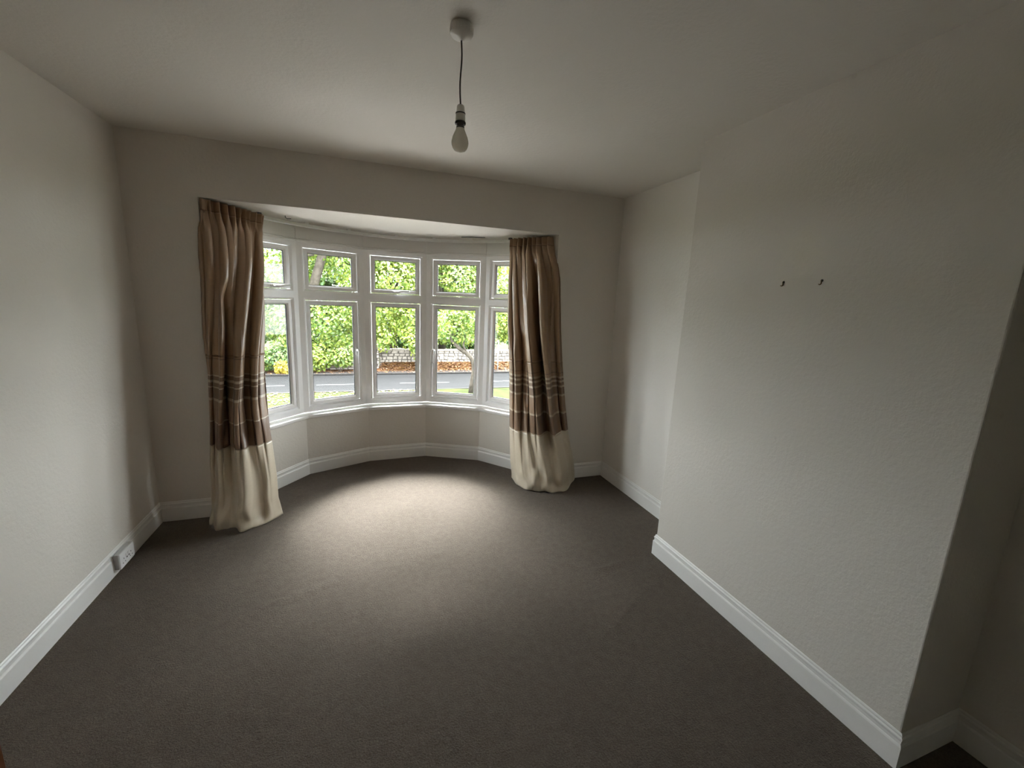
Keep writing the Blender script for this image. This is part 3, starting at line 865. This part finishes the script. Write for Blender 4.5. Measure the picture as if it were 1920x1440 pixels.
tA = [(-2.6, 27.9, G), (-2.4, 27.9, -1.5), (-2.1, 27.8, 0.2), (-1.6, 27.7, 2.43), (-1.07, 27.6, 4.13), (-0.7, 27.6, 5.6)]
lA = [(-3.6, 27.4, 0.2, 1.7, 1.3, 1.5), (-1.2, 27.0, -0.2, 1.7, 1.1, 1.6), (0.6, 27.4, 0.8, 1.5, 1.2, 1.7), (-4.2, 27.8, 3.0, 1.9, 1.5, 1.8), (0.8, 28.6, 3.4, 1.6, 1.2, 1.8),
      (-2.2, 28.9, 4.0, 1.8, 1.0, 1.8), (-1.5, 28.4, 4.9, 2.2, 1.5, 1.2), (0.4, 27.2, -1.4, 1.2, 0.9, 0.9), (-2.9, 26.9, -1.3, 1.3, 0.9, 1.0), (-3.0, 27.2, 4.9, 0.9, 0.7, 0.9)]
tree('broadleaf_tree', 'tall tree whose leaning bare trunk shows in the second upper pane', (-2.6, 27.9, G), tA, [0.36, 0.32, 0.30, 0.30, 0.27, 0.2],
     auto_branches(tA, lA[3:7], 0.10), lA, 9500, 0.24, M['leaf_a'], 'trees across the road')
tB = [(3.4, 29.6, G), (3.4, 29.6, -1), (3.2, 29.5, 1.5), (3.3, 29.5, 4)]
lB = [(2.6, 28.2, 0.4, 1.4, 1.2, 1.5), (4.6, 27.8, 0.3, 1.6, 1.3, 1.6), (3.4, 28.4, 2.6, 2.0, 1.5, 1.7), (2.3, 29.0, 4.6, 1.7, 1.5, 1.6), (4.9, 29.2, 4.4, 1.9, 1.5, 1.8),
      (3.6, 29.5, 5.4, 2.0, 1.5, 1.0), (4.9, 26.8, -1.3, 1.15, 0.8, 0.85), (2.5, 27.2, -1.3, 1.0, 0.8, 0.8), (5.0, 26.7, -2.2, 0.6, 0.5, 0.55)]
tree('broadleaf_tree', 'yellow-green tree drooping over the stone wall in the middle window', (3.4, 29.6, G), tB, [0.3, 0.27, 0.23, 0.15],
     auto_branches(tB, lB[:5], 0.09), lB, 10500, 0.24, M['leaf_b'], 'trees across the road')
tC = [(7.2, 30.2, G), (7.1, 30.2, 0), (7.06, 30.0, 2.8), (6.9, 30.0, 5)]
lC = [(7.0, 28.8, 0.3, 1.5, 1.2, 1.3), (9.2, 28.9, 0.6, 1.7, 1.3, 1.6), (8.4, 29.0, 2.9, 1.8, 1.4, 1.3), (7.4, 29.8, 4.9, 1.9, 1.4, 1.2), (9.8, 29.8, 4.4, 1.7, 1.4, 1.5), (8.3, 30.2, 5.5, 2.0, 1.5, 1.0), (6.7, 28.6, -1.1, 1.1, 0.8, 0.7), (8.6, 28.4, -1.1, 1.2, 0.8, 0.7)]
tree('broadleaf_tree', 'bright tree filling the upper pane of the fourth window', (7.2, 30.2, G), tC, [0.33, 0.3, 0.26, 0.18],
     auto_branches(tC, lC[:5], 0.09), lC, 9500, 0.24, M['leaf_a'], 'trees across the road')
tD = [(6.83, 19.0, G - 0.05), (6.88, 19.0, -2.85), (6.96, 19.0, -2.25), (6.94, 19.0, -1.85), (6.82, 19.0, -1.5), (6.52, 19.0, -1.22), (6.16, 19.0, -1.0), (5.75, 19.05, -0.6), (5.6, 19.1, 0.1)]
lD = [(5.6, 19.3, 0.1, 0.85, 0.8, 0.75), (6.7, 19.2, 0.5, 0.85, 0.7, 0.75), (6.1, 19.3, 1.1, 0.9, 0.8, 0.6), (6.6, 19.1, -0.45, 0.45, 0.4, 0.3)]
tree('street_tree', 'small tree with a crooked trunk on the grass verge', (6.83, 19, G), tD, [0.13, 0.10, 0.095, 0.10, 0.12, 0.12, 0.11, 0.08, 0.04],
     auto_branches(tD, lD[:3], 0.04) + [([(6.55, 19, -1.25), (6.35, 18.9, -0.8), (6.5, 19.0, -0.1)], [0.07, 0.05, 0.02])], lD, 2600, 0.17, M['leaf_a'])
tE = [(13.0, 30, G), (13, 30, 0), (12.8, 30, 4)]
lE = [(12.4, 29.0, 0.2, 1.8, 1.2, 1.5), (14.6, 29.4, 1.4, 1.9, 1.3, 2.0), (12.2, 29.4, 2.4, 1.4, 1.2, 1.2), (13.4, 30, 4.4, 1.8, 1.4, 1.3), (11.6, 28.9, -0.6, 1.1, 0.9, 1.0)]
tree('broadleaf_tree', 'tree glimpsed in the window next to the chimney-side curtain', (13, 30, G), tE, [0.3, 0.26, 0.15], auto_branches(tE, lE[:4], 0.08), lE, 5500, 0.25, M['leaf_b'], 'trees across the road')
tF = [(-7.2, 28.5, G), (-7.0, 28.5, 0), (-6.8, 28.4, 4)]
lF = [(-6.0, 27.8, 0.2, 1.8, 1.3, 1.7), (-8.2, 28, 1.2, 1.9, 1.4, 2.0), (-6.4, 28.3, 3.4, 2.0, 1.4, 1.8), (-7.2, 28.6, 4.8, 2.2, 1.5, 1.1)]
tree('broadleaf_tree', 'tree glimpsed through the window beside the socket-side curtain', (-7.2, 28.5, G), tF, [0.3, 0.27, 0.18], auto_branches(tF, lF, 0.08), lF, 5500, 0.25, M['leaf_a'], 'trees across the road')
for bx, lab in ((-9.0, 'dark green garden tree far behind the leaning trunk'), (-1.5, 'dark green garden tree behind the second window view'), (5.6, 'dark green garden tree between the middle and fourth window views'),
                (11.0, 'dark green garden tree behind the last window view'), (18.0, 'dark green garden tree at the far end of the wall')):
    lb = [(bx - 1.8, 36, 0.0, 2.6, 1.6, 2.6), (bx + 1.8, 36.3, 0.4, 2.6, 1.6, 2.6), (bx, 36, 3.6, 3.2, 1.8, 2.4), (bx + 0.5, 36.5, 5.2, 2.8, 1.7, 1.3), (bx - 0.5, 35.5, -1.6, 3.6, 1.2, 1.6)]
    tb = [(bx, 36.4, G), (bx, 36.4, 0), (bx + 0.2, 36.4, 4)]
    tree('garden_tree', lab, (bx, 36.4, G), tb, [0.35, 0.3, 0.15], [], lb, 6500, 0.46, M['leaf_c'], 'trees behind the garden wall')
for (sx, sy, sz, r, mat, n, lab, hh) in ((-5.4, 26.35, -2.5, 1.0, 'leaf_a', 1500, 'green shrub at the pavement below the socket-side pane', 1.0), (-3.6, 26.4, -2.45, 0.95, 'leaf_c', 1400, 'dark green shrub beside the yellow autumn shrub', 1.0),
                              (-1.9, 26.35, -2.4, 1.05, 'leaf_b', 1600, 'yellow-green shrub spilling over the low stone wall', 1.05), (-0.2, 26.45, -2.35, 0.85, 'leaf_a', 1200, 'green shrub beside the square stone pier', 0.8),
                              (-3.55, 25.75, -2.95, 0.34, 'leaf_y', 420, 'small yellow autumn shrub at the pavement edge', 0.4)):
    rt_ = tag(empty('shrub', (sx, sy, G)), lab, 'shrub')
    for k in range(4):
        w = k * 1.6
        at_world(tube([(sx + 0.05 * math.cos(w), sy + 0.05 * math.sin(w), G - 0.02), (sx + 0.5 * r * math.cos(w), sy + 0.3 * r * math.sin(w), sz)], [0.025, 0.01], 5).build('stem', M['bark'], None), rt_)
    leaves('foliage', [(sx, sy, sz, r, 0.6 * r, hh * 0.9), (sx + 0.5 * r, sy - 0.1, sz - 0.25, 0.6 * r, 0.45 * r, 0.55 * hh), (sx - 0.5 * r, sy, sz - 0.2, 0.6 * r, 0.45 * r, 0.6 * hh)], n, 0.2, M[mat], rt_)

def litter(name, label, n, x0, x1, y0, y1, zf, size):
    X = rng.uniform(x0, x1, n); Y = rng.uniform(y0, y1, n)
    Zl = zf(X, Y) + 0.012 + 0.02 * rng.random(n)
    a = rng.uniform(0, 6.283, n); s = size * rng.uniform(0.6, 1.3, n)
    ca, sa = np.cos(a) * s, np.sin(a) * s
    t = rng.uniform(-0.4, 0.4, n) * s
    v = np.stack([np.stack([X - ca, Y - sa, Zl], -1), np.stack([X + sa * .6, Y - ca * .6, Zl + t], -1), np.stack([X + ca, Y + sa, Zl + 0.01], -1), np.stack([X - sa * .6, Y + ca * .6, Zl + np.abs(t)], -1)], 1).reshape(-1, 3)
    b = np.arange(n) * 4
    f = np.concatenate([np.stack([b, b + 1, b + 2], -1), np.stack([b, b + 2, b + 3], -1)], 0)
    me = bpy.data.meshes.new(name); me.from_pydata(v.tolist(), [], f.tolist()); me.materials.append(M['litter'])
    o = bpy.data.objects.new(name, me); COL.objects.link(o)
    return tag(o, label, 'leaves', None, 'stuff')
bankz = lambda X, Y: G + 0.42 * smooth01((Y - 26.2) / 1.5) * smooth01((X - 1.9) / 0.8)
litter('fallen_leaves', 'orange fallen leaves heaped at the foot of the stone wall', 5200, 2.4, 14, 26.42, 27.7, bankz, 0.10)
litter('fallen_leaves', 'scattered brown leaves on the pavement and the kerb', 700, -9, 14, 25.4, 26.4, lambda X, Y: G + 0.05 + 0 * X, 0.07)
litter('fallen_leaves', 'scattered brown leaves on the grass verge before the road', 900, -6, 4, 17.5, 20.1, lambda X, Y: G + 0.03 + 0 * X, 0.06)
po = tag(empty('sign_post', (10.5, 24.9 + 0.9, G)), 'thin grey street post on the far pavement', 'post')
at_world(tube([(10.5, 25.8, G), (10.5, 25.8, -1.2)], 0.045, 8).build('pole', M['post'], None, smooth=True), po)
at_world(lathe([(0, -1.16), (0.055, -1.16), (0.055, -1.20), (0, -1.20)], (10.5, 25.8), 10).build('cap', M['post'], None), po)
